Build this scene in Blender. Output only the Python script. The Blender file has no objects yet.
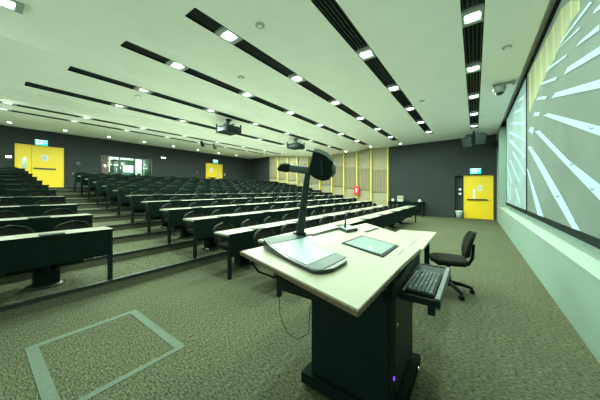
import bpy, math, random
from mathutils import Vector, Matrix
random.seed(4)
S = bpy.context.scene
C = S.collection
# ---------------------------------------------------------------- camera, world, exposure
F = 239.0; TH = math.atan(175 / F); s_, c_ = math.sin(TH), math.cos(TH); H = 1.45
cam = bpy.data.cameras.new('camera'); co = bpy.data.objects.new('camera', cam); C.objects.link(co)
co.location = (0, 0, H); co.rotation_euler = (math.pi / 2, 0, TH)
cam.sensor_width = 36; cam.lens = F / 600 * 36; cam.shift_y = -10 / 600; cam.clip_end = 200; cam.clip_start = .02
S.camera = co
S.view_settings.view_transform = 'Standard'; S.view_settings.look = 'None'
S.view_settings.gamma = 1; S.view_settings.exposure = 0.45; S.view_settings.use_curve_mapping = False
wd = bpy.data.worlds.new('world'); S.world = wd; wd.use_nodes = True
wd.node_tree.nodes['Background'].inputs[0].default_value = (.66, 1.0, .74, 1)
wd.node_tree.nodes['Background'].inputs[1].default_value = 1.85
LAMP_W, LAMP_COL = 44.0, (.76, 1.0, .80)
BACK_K = 1.75                                                 # rear lamps get added power to brighten the treads; their diffusers glow softer
BOOTH_W = 110.0
SCREEN_E = 0.66

# a = distance behind the camera towards the back wall (world x = -a), y runs along the seat rows
def P(px, py, z):
    d = F * (H - z) / (py - 190); R = (px - 300) / F * d
    return (s_ * d - c_ * R, c_ * d + s_ * R, z)
def onA(px, py, A):
    r = (px - 300) / F; d = A / (s_ - c_ * r)
    return (A, (c_ + s_ * r) * d, H + (190 - py) * d / F)

# ---------------------------------------------------------------- materials
M = {}
def mat(name, col, rough=.6, metal=0.0, emit=None, es=0.0, spec=.5, noise=0.0, nscale=40, bump=0.0):
    m = bpy.data.materials.new(name); m.use_nodes = True; nt = m.node_tree; b = nt.nodes['Principled BSDF']
    b.inputs['Base Color'].default_value = (*col, 1); b.inputs['Roughness'].default_value = rough
    b.inputs['Metallic'].default_value = metal; b.inputs['Specular IOR Level'].default_value = spec
    if emit: b.inputs['Emission Color'].default_value = (*emit, 1); b.inputs['Emission Strength'].default_value = es
    if noise or bump:
        tc = nt.nodes.new('ShaderNodeTexCoord'); n = nt.nodes.new('ShaderNodeTexNoise')
        n.inputs['Scale'].default_value = nscale; n.inputs['Detail'].default_value = 4
        nt.links.new(tc.outputs['Object'], n.inputs['Vector'])
        if noise:
            r = nt.nodes.new('ShaderNodeValToRGB')
            r.color_ramp.elements[0].position = .3; r.color_ramp.elements[1].position = .7
            r.color_ramp.elements[0].color = (*[max(0, v * (1 - noise)) for v in col], 1)
            r.color_ramp.elements[1].color = (*[min(1, v * (1 + noise)) for v in col], 1)
            nt.links.new(n.outputs['Fac'], r.inputs[0]); nt.links.new(r.outputs[0], b.inputs['Base Color'])
        if bump:
            bp = nt.nodes.new('ShaderNodeBump'); bp.inputs['Strength'].default_value = bump; bp.inputs['Distance'].default_value = .01
            nt.links.new(n.outputs['Fac'], bp.inputs['Height']); nt.links.new(bp.outputs[0], b.inputs['Normal'])
    M[name] = m
    return m
mat('ceiling', (.88, .91, .87), .9, noise=.02, nscale=2)
mat('recess', (.62, .66, .56), .9)
mat('dark_wall', (.05, .058, .058), .85)
mat('front_wall', (0.1938, 0.2746, 0.2342), .55, noise=.03, nscale=3)
mat('ledge', (0.336, 0.416, 0.368), .5)
mat('yellow', (.70, .47, 0.0), .45, noise=.03, nscale=6)
mat('yellow_fin', (.62, .50, .06), .5)
mat('cream', (0.2693, 0.2373, 0.1539), .7, noise=.05, nscale=5)
mat('nosing', (.008, .012, .010), .5)
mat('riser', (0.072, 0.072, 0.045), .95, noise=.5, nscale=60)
mat('desk_top', (0.4269, 0.4078, 0.332), .2, spec=.6, noise=.03, nscale=12)
mat('desk_panel', (.003, .009, .007), .7, spec=.05, noise=.15, nscale=8)
mat('black_metal', (.006, .012, .011), .6, spec=.1)
mat('power_box', (.006, .016, .014), .6)
mat('seat_shell', (0.0048, 0.0096, 0.0078), .6, spec=.2)
mat('seat_fabric', (0.01012, 0.01138, 0.007589), .95, noise=.25, nscale=120, bump=.2, spec=.15)
mat('strip', (0.0048, 0.012, 0.0112), .7, spec=.1)
mat('strip_fin', (0.0168, 0.0308, 0.028), .35)
mat('white_metal', (.8, .8, .78), .4)
mat('lamp_frame', (.30, .34, .31), .5)
mat('lamp_glow', (1, 1, 1), .5, emit=(.80, 1.0, .93), es=14)
mat('lamp_glow_soft', (1, 1, 1), .5, emit=(.85, 1.0, .88), es=1.7)
mat('down_glow', (1, 1, 1), .5, emit=(.9, 1.0, .8), es=4)
mat('grey_plastic', (.045, .075, .068), .5)
mat('dark_plastic', (0.0096, 0.0168, 0.01632), .3, noise=.1)
mat('light_plastic', (0.2079, 0.2574, 0.2376), .35)
mat('pale_plastic', (0.372, 0.396, 0.348), .4)
mat('console_top', (.265, .26, .175), .4, spec=.35, noise=.035, nscale=14)
mat('wood_edge', (.10, .062, .03), .6, noise=.2, nscale=40)
mat('console_body', (.004, .010, .009), .5, spec=.1, noise=.12, nscale=5)
mat('console_door', (0.00792, 0.01144, 0.0088), .5, spec=.2)
mat('work_surface', (0.288, 0.384, 0.384), .4, spec=.3)
mat('glass_panel', (0.36, 0.496, 0.48), .06, spec=.9)  # pale base colour has the ceiling light's reflection put into it
mat('key', (0.008, 0.014, 0.014), .7, spec=.2)
mat('key_cap', (.05, .085, .08), .6, spec=.2)
mat('key_light', (0.15, 0.228, 0.21), .7, spec=.2)
mat('chrome', (.6, .66, .63), .2, .9)
mat('paper', (0.6, 0.624, 0.624), .8)
mat('ink', (.10, .12, .13), .8)
mat('vision_glass', (.30, .42, .40), .1)
mat('exit_green', (.0, .45, .35), .5, emit=(.0, .85, .62), es=.9)
mat('exit_white', (.8, 1, .95), .5, emit=(.6, 1, .9), es=1.6)
mat('red', (0.6, 0.016, 0.024), .4)
mat('booth_wall', (.75, .82, .72), .8)
mat('curtain', (.32, .10, .12), .9, noise=.4, nscale=10)
mat('rack', (.05, .12, .085), .4)
mat('monitor_glow', (.6, .8, .8), .3, emit=(.65, 1.0, .95), es=1.4)
mat('purple_led', (.1, 0, .5), .5, emit=(.15, .03, 1.0), es=2.0)
mat('bin', (.24, .32, .30), .4)
mat('bin_liner', (.5, .6, .55), .5)
mat('cable', (0.005, 0.0075, 0.0075), .7, spec=.1)
mat('tape', (.088, .118, .088), .9, noise=.15, nscale=50)
# screens: the projected picture gives off light
def glow(name, col, e=1.0, noise=0.0):
    m = mat(name, tuple(v * .15 for v in col), .9, emit=col, es=e * SCREEN_E)
    if noise:
        nt = m.node_tree; b = nt.nodes['Principled BSDF']
        tc = nt.nodes.new('ShaderNodeTexCoord'); n = nt.nodes.new('ShaderNodeTexNoise'); n.inputs['Scale'].default_value = .8
        n.inputs['Detail'].default_value = 5
        r = nt.nodes.new('ShaderNodeValToRGB'); r.color_ramp.elements[0].position = .35; r.color_ramp.elements[1].position = .68
        r.color_ramp.elements[0].color = (*[v * (1 - noise) for v in col], 1)
        r.color_ramp.elements[1].color = (*[v * (1 + noise) for v in col], 1)
        nt.links.new(tc.outputs['Object'], n.inputs['Vector']); nt.links.new(n.outputs['Fac'], r.inputs[0])
        nt.links.new(r.outputs[0], b.inputs['Emission Color'])
glow('pic_ground', (.17, .27, .19), noise=.22)
glow('pic_far', (.32, .54, .47), noise=.25)
glow('pic_stripe', (.50, .84, .80))
glow('pic_yellow', (.50, .62, .20))
glow('pic_slat', (.36, .47, .26))
glow('pic_mark', (.16, .30, .28))

def nodes_of(m): return m.node_tree, m.node_tree.nodes['Principled BSDF']
# carpet: woven speckle with short ribs
m = mat('carpet', (.15, .15, .10), .97, spec=.1); nt, b = nodes_of(m)
tc = nt.nodes.new('ShaderNodeTexCoord')
n1 = nt.nodes.new('ShaderNodeTexNoise'); n1.inputs['Scale'].default_value = 28; n1.inputs['Detail'].default_value = 5; n1.inputs['Roughness'].default_value = .75
mp = nt.nodes.new('ShaderNodeMapping'); mp.inputs['Scale'].default_value = (1, 3.2, 1)
nt.links.new(tc.outputs['Object'], mp.inputs[0]); nt.links.new(mp.outputs[0], n1.inputs['Vector'])
n2 = nt.nodes.new('ShaderNodeTexNoise'); n2.inputs['Scale'].default_value = 1.3; n2.inputs['Detail'].default_value = 3
nt.links.new(tc.outputs['Object'], n2.inputs['Vector'])
r1 = nt.nodes.new('ShaderNodeValToRGB'); r1.color_ramp.elements[0].position = .36; r1.color_ramp.elements[1].position = .66
r1.color_ramp.elements[0].color = (.010, .013, .006, 1); r1.color_ramp.elements[1].color = (.165, .172, .105, 1)
nt.links.new(n1.outputs['Fac'], r1.inputs[0])
mx = nt.nodes.new('ShaderNodeMix'); mx.data_type = 'RGBA'; mx.blend_type = 'MULTIPLY'; mx.inputs[0].default_value = .5
r2 = nt.nodes.new('ShaderNodeValToRGB'); r2.color_ramp.elements[0].color = (.6, .6, .6, 1); r2.color_ramp.elements[1].color = (1.2, 1.2, 1.2, 1)
nt.links.new(n2.outputs['Fac'], r2.inputs[0]); nt.links.new(r1.outputs[0], mx.inputs[6]); nt.links.new(r2.outputs[0], mx.inputs[7])
nt.links.new(mx.outputs[2], b.inputs['Base Color'])
bp = nt.nodes.new('ShaderNodeBump'); bp.inputs['Strength'].default_value = .5; bp.inputs['Distance'].default_value = .01
nt.links.new(n1.outputs['Fac'], bp.inputs['Height']); nt.links.new(bp.outputs[0], b.inputs['Normal'])
# dark block wall: faint courses (pattern runs along y+x and z)
m = M['dark_wall']; nt, b = nodes_of(m)
tc = nt.nodes.new('ShaderNodeTexCoord'); sp = nt.nodes.new('ShaderNodeSeparateXYZ'); ad = nt.nodes.new('ShaderNodeMath'); ad.operation = 'ADD'
cb = nt.nodes.new('ShaderNodeCombineXYZ'); br = nt.nodes.new('ShaderNodeTexBrick')
nt.links.new(tc.outputs['Object'], sp.inputs[0]); nt.links.new(sp.outputs[0], ad.inputs[0]); nt.links.new(sp.outputs[1], ad.inputs[1])
nt.links.new(ad.outputs[0], cb.inputs[0]); nt.links.new(sp.outputs[2], cb.inputs[1]); nt.links.new(cb.outputs[0], br.inputs[0])
br.inputs['Scale'].default_value = 1; br.inputs['Brick Width'].default_value = 1.2; br.inputs['Row Height'].default_value = .2
br.inputs['Mortar Size'].default_value = .008
br.inputs['Color1'].default_value = (.018, .023, .024, 1); br.inputs['Color2'].default_value = (.016, .021, .022, 1); br.inputs['Mortar'].default_value = (.011, .015, .016, 1)
nt.links.new(br.outputs[0], b.inputs['Base Color'])
# slatted timber: vertical slats
m = mat('slats', (.3, .22, .12), .7); nt, b = nodes_of(m)
tc = nt.nodes.new('ShaderNodeTexCoord'); wv = nt.nodes.new('ShaderNodeTexWave'); wv.bands_direction = 'X'
wv.inputs['Scale'].default_value = 3.2; wv.inputs['Distortion'].default_value = .15
nt.links.new(tc.outputs['Object'], wv.inputs['Vector'])
r = nt.nodes.new('ShaderNodeValToRGB'); r.color_ramp.elements[0].color = (.09, .072, .042, 1); r.color_ramp.elements[1].color = (.28, .23, .14, 1)
nt.links.new(wv.outputs['Fac'], r.inputs[0]); nt.links.new(r.outputs[0], b.inputs['Base Color'])
bp = nt.nodes.new('ShaderNodeBump'); bp.inputs['Strength'].default_value = .6; bp.inputs['Distance'].default_value = .02
nt.links.new(wv.outputs['Fac'], bp.inputs['Height']); nt.links.new(bp.outputs[0], b.inputs['Normal'])

# ---------------------------------------------------------------- mesh builder (works in a, y, z)
class MB:
    def __init__(self): self.v = []; self.f = []; self.mi = []; self.sm = []; self.k = 0; self.mats = None
    def add(self, vs, fs, smooth=False):
        o = len(self.v); self.v += [tuple(p) for p in vs]
        for f in fs: self.f.append([o + i for i in f]); self.mi.append(self.k); self.sm.append(smooth)
        return self
    def box(self, a0, a1, y0, y1, z0, z1):
        vs = [(a, y, z) for z in (z0, z1) for y in (y0, y1) for a in (a0, a1)]
        return self.add(vs, [(0, 1, 3, 2), (4, 6, 7, 5), (0, 4, 5, 1), (2, 3, 7, 6), (0, 2, 6, 4), (1, 5, 7, 3)])
    def prism(self, poly, z0, z1):          # poly of (a, y)
        n = len(poly); vs = [(p[0], p[1], z0) for p in poly] + [(p[0], p[1], z1) for p in poly]
        return self.add(vs, [tuple(range(n)), tuple(range(n, 2 * n))] + [(i, (i + 1) % n, n + (i + 1) % n, n + i) for i in range(n)])
    def slab(self, poly3, off):             # any planar polygon given thickness by an offset vector
        n = len(poly3); vs = list(poly3) + [(p[0] + off[0], p[1] + off[1], p[2] + off[2]) for p in poly3]
        return self.add(vs, [tuple(range(n)), tuple(range(n, 2 * n))] + [(i, (i + 1) % n, n + (i + 1) % n, n + i) for i in range(n)])
    def tube(self, pts, rad, n=10, cap=True):
        pts = [Vector(p) for p in pts]; rads = rad if isinstance(rad, (list, tuple)) else [rad] * len(pts); rings = []
        prev = None
        for i, p in enumerate(pts):
            t = (pts[min(i + 1, len(pts) - 1)] - pts[max(i - 1, 0)]).normalized()
            u = t.orthogonal().normalized() if prev is None else (prev - t * prev.dot(t)).normalized()
            prev = u; w = t.cross(u)
            rings.append([p + (u * math.cos(2 * math.pi * k / n) + w * math.sin(2 * math.pi * k / n)) * rads[i] for k in range(n)])
        vs = [q for r in rings for q in r]; fs = []
        for i in range(len(pts) - 1):
            for k in range(n): fs.append((i * n + k, i * n + (k + 1) % n, (i + 1) * n + (k + 1) % n, (i + 1) * n + k))
        self.add(vs, fs, True)
        if cap: 
            o = len(self.v) - len(vs)
            self.f.append([o + k for k in range(n)]); self.f.append([o + (len(pts) - 1) * n + k for k in range(n)])
            self.mi += [self.k] * 2; self.sm += [False] * 2
        return self
    def lathe(self, prof, cx, cy, n=16):    # prof of (r, z) around a vertical axis
        vs = [(cx + r * math.cos(2 * math.pi * k / n), cy + r * math.sin(2 * math.pi * k / n), z) for r, z in prof for k in range(n)]
        fs = [(i * n + k, i * n + (k + 1) % n, (i + 1) * n + (k + 1) % n, (i + 1) * n + k) for i in range(len(prof) - 1) for k in range(n)]
        self.add(vs, fs, True)
        o = len(self.v) - len(vs)
        for b_ in (0, (len(prof) - 1) * n): self.f.append([o + b_ + k for k in range(n)]); self.mi.append(self.k); self.sm.append(False)
        return self
    def grid(self, fn, nu, nv, th):         # sheet fn(u,v)->point with thickness vector th(u,v)
        A = [fn(i / nu, j / nv) for j in range(nv + 1) for i in range(nu + 1)]
        B = [tuple(p[k] + th[k] for k in range(3)) for p in A]; n = len(A); w = nu + 1; fs = []
        for j in range(nv):
            for i in range(nu):
                q = (j * w + i, j * w + i + 1, (j + 1) * w + i + 1, (j + 1) * w + i); fs.append(q); fs.append(tuple(n + k for k in q[::-1]))
        loop = [i for i in range(w)] + [j * w + nu for j in range(1, nv + 1)] + [nv * w + i for i in range(nu - 1, -1, -1)] + [j * w for j in range(nv - 1, 0, -1)]
        for i in range(len(loop)):
            p, q = loop[i], loop[(i + 1) % len(loop)]; fs.append((p, q, n + q, n + p))
        return self.add(A + B, fs, False)
    def build(self, name, mats, parent=None, bevel=0, smooth=False):
        if not isinstance(mats, (list, tuple)): mats = [mats]
        me = bpy.data.meshes.new(name)
        org = parent.matrix_basis.translation if parent is not None and not parent.get('_local') else Vector((0, 0, 0))
        q = parent
        org = Vector((0, 0, 0))
        while q is not None: org = org + q.location; q = q.parent
        me.from_pydata([(-v[0] - org.x, v[1] - org.y, v[2] - org.z) for v in self.v], [], self.f)
        import bmesh
        bm = bmesh.new(); bm.from_mesh(me)
        bmesh.ops.recalc_face_normals(bm, faces=bm.faces); bm.to_mesh(me); bm.free()
        for mm in mats: me.materials.append(M[mm])
        for p, k, sm in zip(me.polygons, self.mi, self.sm): p.material_index = k; p.use_smooth = sm or smooth
        o = bpy.data.objects.new(name, me); C.objects.link(o)
        if parent is not None: o.parent = parent
        if bevel:
            bv = o.modifiers.new('bevel', 'BEVEL'); bv.width = bevel; bv.segments = 2; bv.limit_method = 'ANGLE'; bv.angle_limit = math.radians(40)
        return o
def tag(o, label=None, cat=None, group=None, kind=None):
    if label: o['label'] = label
    if cat: o['category'] = cat
    if group: o['group'] = group
    if kind: o['kind'] = kind
    return o
def struct(mb, name, m, **k): return tag(mb.build(name, m, **k), kind='structure')
def thing(name, label, cat, loc=(0, 0, 0), group=None):
    o = bpy.data.objects.new(name, None); C.objects.link(o); o.location = (-loc[0], loc[1], loc[2]); o.empty_display_size = .1
    return tag(o, label, cat, group)
def children(o): return KIDS.get(o.name, [])
KIDS = {}
def build_kid(mb, name, m, parent, **k):
    o = mb.build(name, m, parent, **k); KIDS.setdefault(parent.name, []).append(o); return o
def dup(o, loc=None, parent=None):
    c = o.copy(); C.objects.link(c)
    if parent is not None: c.parent = parent
    if loc is not None: c.location = (-loc[0], loc[1], loc[2])
    for ch in KIDS.get(o.name, []): KIDS.setdefault(c.name, []).append(dup(ch, None, c))
    return c
def interp(t, pts):
    for (x0, y0), (x1, y1) in zip(pts, pts[1:]):
        if t <= x1: return y0 + (y1 - y0) * (t - x0) / (x1 - x0)
    return pts[-1][1]
ORD = ['first', 'second', 'third', 'fourth', 'fifth', 'sixth', 'seventh', 'eighth', 'ninth', 'tenth', 'eleventh', 'twelfth', 'thirteenth',
       'fourteenth', 'fifteenth', 'sixteenth', 'seventeenth', 'eighteenth', 'nineteenth', 'twentieth', 'twenty-first']

# ---------------------------------------------------------------- room shell
CEIL = [(-.85, 4.12), (4.6, 4.09), (5.7, 4.18), (6.4, 4.03), (8.6, 4.00), (9.2, 3.94), (10.95, 4.10), (12.2, 4.27), (14.1, 4.45), (18.0, 4.50)]
def zc(a): return interp(a, CEIL)
WALL = [(-.85, 14.75), (4.25, 15.1), (15.0, 15.8), (17.9, 16.2)]
def wy(a): return interp(a, WALL)
NOSE0, RISE = 4.20, .14
TIERS = 11                                                   # C .. M
def zt(k): return .158 + RISE * k
# floor: flat front then one tier per row, then the rear landing
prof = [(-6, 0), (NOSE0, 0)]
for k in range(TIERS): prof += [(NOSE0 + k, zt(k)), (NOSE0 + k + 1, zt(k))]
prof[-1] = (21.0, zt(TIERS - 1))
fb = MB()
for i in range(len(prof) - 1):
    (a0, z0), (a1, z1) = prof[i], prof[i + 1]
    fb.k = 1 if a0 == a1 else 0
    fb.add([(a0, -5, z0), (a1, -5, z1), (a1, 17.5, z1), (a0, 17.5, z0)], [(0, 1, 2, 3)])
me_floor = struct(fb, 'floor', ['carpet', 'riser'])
for k in range(TIERS):
    struct(MB().box(NOSE0 + k - .012, NOSE0 + k + .035, -5, 15.0, zt(k) - .032, zt(k) + .006), 'trim_%d' % (k + 1), 'nosing')
cb_ = MB()
STR = [(0.03, 2.25, 12.75), (1.72, 2.1, 12.75), (3.42, 1.9, 13.3), (5.18, 1.62, 13.7), (6.92, 1.19, 14.1), (8.66, .73, 14.3), (12.2, -.6, 14.6), (14.1, -.6, 14.6)]
SW = .14                                                     # half width of a ceiling slot
brk = sorted(set([a for a, z in CEIL] + [v for a, _, _ in STR for v in (a - SW, a + SW)]))
for a0, a1 in zip(brk, brk[1:]):
    z0, z1 = zc(a0), zc(a1); spans = [(-5, 17.5)]
    for a, y0, y1 in STR:
        if a - SW - 1e-6 <= a0 and a1 <= a + SW + 1e-6: spans = [(-5, y0), (y1, 17.5)]
    for u, v in spans: cb_.add([(a0, u, z0), (a1, u, z1), (a1, v, z1), (a0, v, z0)], [(0, 1, 2, 3)])
cb_.box(-.85, -.80, -5, 17.5, 4.121, 4.42)
cb_.box(-1.25, -.80, -5, 17.5, 4.42, 4.5)
struct(cb_, 'ceiling', 'ceiling')
# front wall (carries the screens)
fw = MB()
fw.box(-1.10, -.84, -5, 13.3, 0, .70)
fw.box(-1.25, -1.10, -5, 15.2, 0, 4.5)
fw.box(-1.10, -.84, 13.3, 15.2, 0, 4.13)
struct(fw, 'wall_front', 'front_wall')
struct(MB().box(-1.10, -.83, -5, 13.3, .70, .72), 'trim_12', 'ledge', bevel=.004)
# side wall with the exit alcove
sw = MB()
def seg(mb, a0, a1, z0, z1, off=0.0, th=.12):
    y0, y1 = wy(a0) + off, wy(a1) + off
    mb.prism([(a0, y0), (a1, y1), (a1, y1 + th), (a0, y0 + th)], z0, z1)
seg(sw, -1.25, -.72, 0, 4.7); seg(sw, -.72, .85, 2.19, 4.7); seg(sw, .85, 4.25, 0, 4.7)
seg(sw, -.80, .93, 0, 2.25, .22, .02)
sw.box(.85, .87, 14.86, 15.0, 0, 2.19)
struct(sw, 'wall_right', 'dark_wall')
sb_ = MB(); seg(sb_, 15.0, 17.9, 0, 4.7); struct(sb_, 'wall_right_rear', 'dark_wall')
# slatted acoustic wall between
aw = MB(); aw.k = 0; seg(aw, 4.25, 15.0, 0, 4.7, .03, .12)
struct(aw, 'wall_right_middle', 'cream')
fins = [4.33, 5.38, 6.37, 7.36, 8.34, 9.40, 10.55, 11.62, 12.72, 13.86]
bays = [v for v in fins] + [15.0]
for i, a in enumerate(fins):
    y = wy(a)
    t = thing('acoustic_fin', 'yellow vertical fin on the slatted side wall, %s from the front dark wall' % ORD[i], 'wall fin', (a, y, 0), 'yellow fins dividing the slatted side wall')
    build_kid(MB().box(a - .035, a + .035, y - .13, y + .026, .55 + (a - 4.33) * .14, zc(a) + .0), 'blade', 'yellow_fin', t, bevel=.006)
for i in range(len(bays) - 1):
    a0, a1 = bays[i] + .05, bays[i + 1] - .05; am = (a0 + a1) / 2
    zt1 = 2.74 + (am - 4.85) * .127; zt0 = zt1 - 1.42
    pb = MB(); y0, y1 = wy(a0), wy(a1)
    pb.prism([(a0, y0 - .03), (a1, y1 - .03), (a1, y1 + .028), (a0, y0 + .028)], zt0, zt1)
    o = pb.build('slat_panel', 'slats'); tag(o, 'brown slatted timber panel in bay %s of the side wall, counted from the exit end' % ORD[i], 'wall panel', 'slatted timber panels on the side wall')
# back wall with the projection booth window
BW = 17.9
bw = MB()
bw.box(BW, BW + .15, -5, 4.49, zt(TIERS - 1), 4.7)
bw.box(BW, BW + .15, 7.23, 16.4, zt(TIERS - 1), 4.7)
bw.box(BW, BW + .15, 4.49, 7.23, zt(TIERS - 1), 2.35)
bw.box(BW, BW + .15, 4.49, 7.23, 3.50, 4.7)
struct(bw, 'wall_back', 'dark_wall')
# booth behind the window
bo = MB()
bo.box(20.4, 20.5, 3.6, 8.6, 1.5, 4.4); bo.box(18.05, 20.4, 3.6, 3.7, 1.5, 4.4); bo.box(18.05, 20.4, 8.5, 8.6, 1.5, 4.4); bo.box(18.05, 20.5, 3.6, 8.6, 4.3, 4.4)
struct(bo, 'wall_booth', 'booth_wall')
wf = MB()
for y in (4.49, 5.38, 6.20, 6.68, 7.20): wf.box(BW - .02, BW + .10, y - .03, y + .03, 2.35, 3.50)
wf.box(BW - .02, BW + .10, 4.46, 7.26, 3.47, 3.53); wf.box(BW - .02, BW + .10, 4.46, 7.26, 2.32, 2.38)
w1 = thing('window_1', 'dark framed window of the projection booth in the back wall', 'window', (BW, 6, 2.35)); w1['kind'] = 'structure'
build_kid(wf, 'window_frame', 'dark_plastic', w1)
mg = mat('window_glass', (.9, 1, .95), .02); nt, b = nodes_of(mg)
tr = nt.nodes.new('ShaderNodeBsdfTransparent'); gl = nt.nodes.new('ShaderNodeBsdfGlossy'); mxs = nt.nodes.new('ShaderNodeMixShader'); mxs.inputs[0].default_value = .06
gl.inputs['Roughness'].default_value = .05
tr.inputs[0].default_value = (.9, 1, .95, 1)
nt.links.new(tr.outputs[0], mxs.inputs[1]); nt.links.new(gl.outputs[0], mxs.inputs[2]); nt.links.new(mxs.outputs[0], nt.nodes['Material Output'].inputs[0])
gp = MB()
for a, b_ in ((4.52, 5.35), (5.41, 6.17), (6.23, 6.65), (6.71, 7.17)): gp.box(BW + .03, BW + .036, a, b_, 2.38, 3.47)
build_kid(gp, 'pane', 'window_glass', w1)
o = MB().box(18.3, 18.36, 4.45, 4.95, 1.6, 3.9).build('curtain', 'curtain'); tag(o, 'dark red curtain hanging at the left edge of the booth window', 'curtain')
o = MB().box(18.3, 18.45, 6.95, 8.3, 1.6, 4.0).build('blind', 'rack'); tag(o, 'dark screen filling the right end of the booth window', 'screen')
t = thing('equipment_cabinet', 'tall black equipment cabinet seen through the booth window beside the rack', 'cabinet', (18.8, 5.35, 1.56))
build_kid(MB().box(18.6, 19.2, 5.25, 5.62, 1.56, 3.42), 'body', 'black_metal', t, bevel=.01)
build_kid(MB().box(18.585, 18.60, 5.30, 5.57, 1.9, 3.3), 'door', 'rack', t)
t = thing('equipment_rack', 'green-grey equipment rack holding a lit monitor behind the booth glass', 'rack', (18.8, 6.0, 1.56))
build_kid(MB().box(18.5, 19.1, 5.66, 6.46, 1.56, 3.45), 'body', 'rack', t, bevel=.01)
build_kid(MB().box(18.46, 18.50, 5.76, 6.30, 2.62, 3.05), 'monitor', 'monitor_glow', t)
build_kid(MB().box(18.47, 18.50, 5.72, 6.40, 3.12, 3.2).box(18.47, 18.50, 5.72, 6.40, 3.27, 3.33), 'shelf_unit', 'grey_plastic', t)
for y, lab in ((4.95, 'dark rounded object on the booth sill below the left pane'), (6.55, 'dark rounded object on the booth sill below the right pane')):
    o = MB().lathe([(.02, 2.35), (.12, 2.36), (.13, 2.44), (.09, 2.53), (.03, 2.56)], 18.15, y, 12).build('desk_lamp_head', 'black_metal'); tag(o, lab, 'lamp head')
L = bpy.data.lights.new('booth_light', 'AREA'); L.energy = BOOTH_W; L.size = 1.6; L.color = (.85, 1, .88)
lo = bpy.data.objects.new('booth_light', L); C.objects.link(lo); lo.location = (-19.3, 6.2, 4.25)

# ---------------------------------------------------------------- doors, signs and wall fittings
def exit_sign(p, ax, label):
    # ax: 'a' -> on the back wall (faces -a), 'y' -> on the side wall (faces -y); p = centre
    a, y, z = p
    t = thing('exit_sign', label, 'exit sign', p, None)
    def bx(mb, u0, u1, z0, z1, d0, d1):
        if ax == 'a': mb.box(a - d1, a - d0, y + u0, y + u1, z + z0, z + z1)
        else: mb.box(a - u1, a - u0, y - d1, y - d0, z + z0, z + z1)
        return mb
    build_kid(bx(MB(), -.22, .22, -.12, .12, .0, .05), 'housing', 'exit_green', t)
    w = MB()
    bx(w, -.22, .22, .105, .13, -.0, .052)
    # running figure and arrow
    for q in ((-.02, .02, .04, .08), (-.03, .03, -.03, .035), (-.07, -.03, .0, .02), (.03, .07, .01, .03), (-.06, -.01, -.05, -.03), (.01, .05, -.06, -.03), (-.08, -.05, -.08, -.05), (.04, .06, -.09, -.05), (.09, .17, -.01, .01), (.14, .16, -.03, .03), (-.17, -.11, -.09, .08)):
        bx(w, q[0], q[1], q[2], q[3], .05, .054)
    build_kid(w, 'pictogram', 'exit_white', t)
    return t
def paper(p, ax, w, h, label):
    a, y, z = p; t = thing('notice', label, 'notice', p)
    sh, ink = MB(), MB()
    def bx(mb, u0, u1, z0, z1, d0, d1):
        if ax == 'a': mb.box(a - d1, a - d0, y + u0, y + u1, z + z0, z + z1)
        else: mb.box(a - u1, a - u0, y - d1, y - d0, z + z0, z + z1)
    bx(sh, -w / 2, w / 2, -h / 2, h / 2, 0, .003); build_kid(sh, 'sheet', 'paper', t)
    for i in range(5): bx(ink, -w * .38, w * (.38 - .1 * (i % 2)), h * (.3 - .14 * i) - .006, h * (.3 - .14 * i) + .006, .003, .004)
    build_kid(ink, 'printing', 'ink', t)
# left rear door (leaf and a half)
ZL = zt(TIERS - 1)
t = thing('door_1', 'yellow leaf-and-a-half rear exit door with push bar', 'door', (BW, 2.02, ZL)); t['kind'] = 'structure'
fr = MB().box(BW - .05, BW, 1.17, 1.21, ZL, 3.70).box(BW - .05, BW, 2.83, 2.87, ZL, 3.70).box(BW - .05, BW, 1.21, 2.83, 3.66, 3.70)
build_kid(fr, 'door_frame', 'yellow', t)
l1 = build_kid(MB().box(BW - .035, BW, 1.215, 1.705, ZL + .01, 3.655), 'door_leaf', 'yellow', t)
build_kid(MB().box(BW - .04, BW - .034, 1.40, 1.54, 2.5, 3.07), 'vision_panel', 'vision_glass', l1)
l2 = build_kid(MB().box(BW - .035, BW, 1.715, 2.825, ZL + .01, 3.655), 'door_leaf', 'yellow', t)
build_kid(MB().box(BW - .09, BW - .06, 1.78, 2.56, 2.515, 2.575).box(BW - .06, BW - .03, 1.78, 1.84, 2.52, 2.57).box(BW - .06, BW - .03, 2.50, 2.56, 2.52, 2.57), 'push_bar', 'dark_plastic', l2)
paper((BW - .036, 2.16, 3.1), 'a', .24, .28, 'white printed notice taped to the left rear yellow door')
exit_sign((BW, 2.05, 3.86), 'a', 'lit green exit sign above the left rear yellow door')
# right rear door
t = thing('door_2', 'yellow rear exit door seen over the seat rows', 'door', (BW, 12.1, ZL)); t['kind'] = 'structure'
fr = MB().box(BW - .05, BW, 11.30, 11.35, ZL, 3.68).box(BW - .05, BW, 12.83, 12.88, ZL, 3.68).box(BW - .05, BW, 11.35, 12.83, 3.64, 3.68)
build_kid(fr, 'door_frame', 'yellow', t)
l2 = build_kid(MB().box(BW - .035, BW, 11.355, 12.345, ZL + .01, 3.635), 'door_leaf', 'yellow', t)
l1 = build_kid(MB().box(BW - .035, BW, 12.355, 12.825, ZL + .01, 3.635), 'door_leaf', 'yellow', t)
build_kid(MB().box(BW - .04, BW - .034, 12.42, 12.52, 2.3, 2.95), 'vision_panel', 'vision_glass', l1)
build_kid(MB().box(BW - .09, BW - .06, 11.42, 12.25, 2.46, 2.52).box(BW - .06, BW - .03, 11.42, 11.48, 2.47, 2.51).box(BW - .06, BW - .03, 12.19, 12.25, 2.47, 2.51), 'push_bar', 'dark_plastic', l2)
paper((BW - .036, 11.8, 3.1), 'a', .26, .38, 'white printed notice taped to the right rear yellow door')
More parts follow.
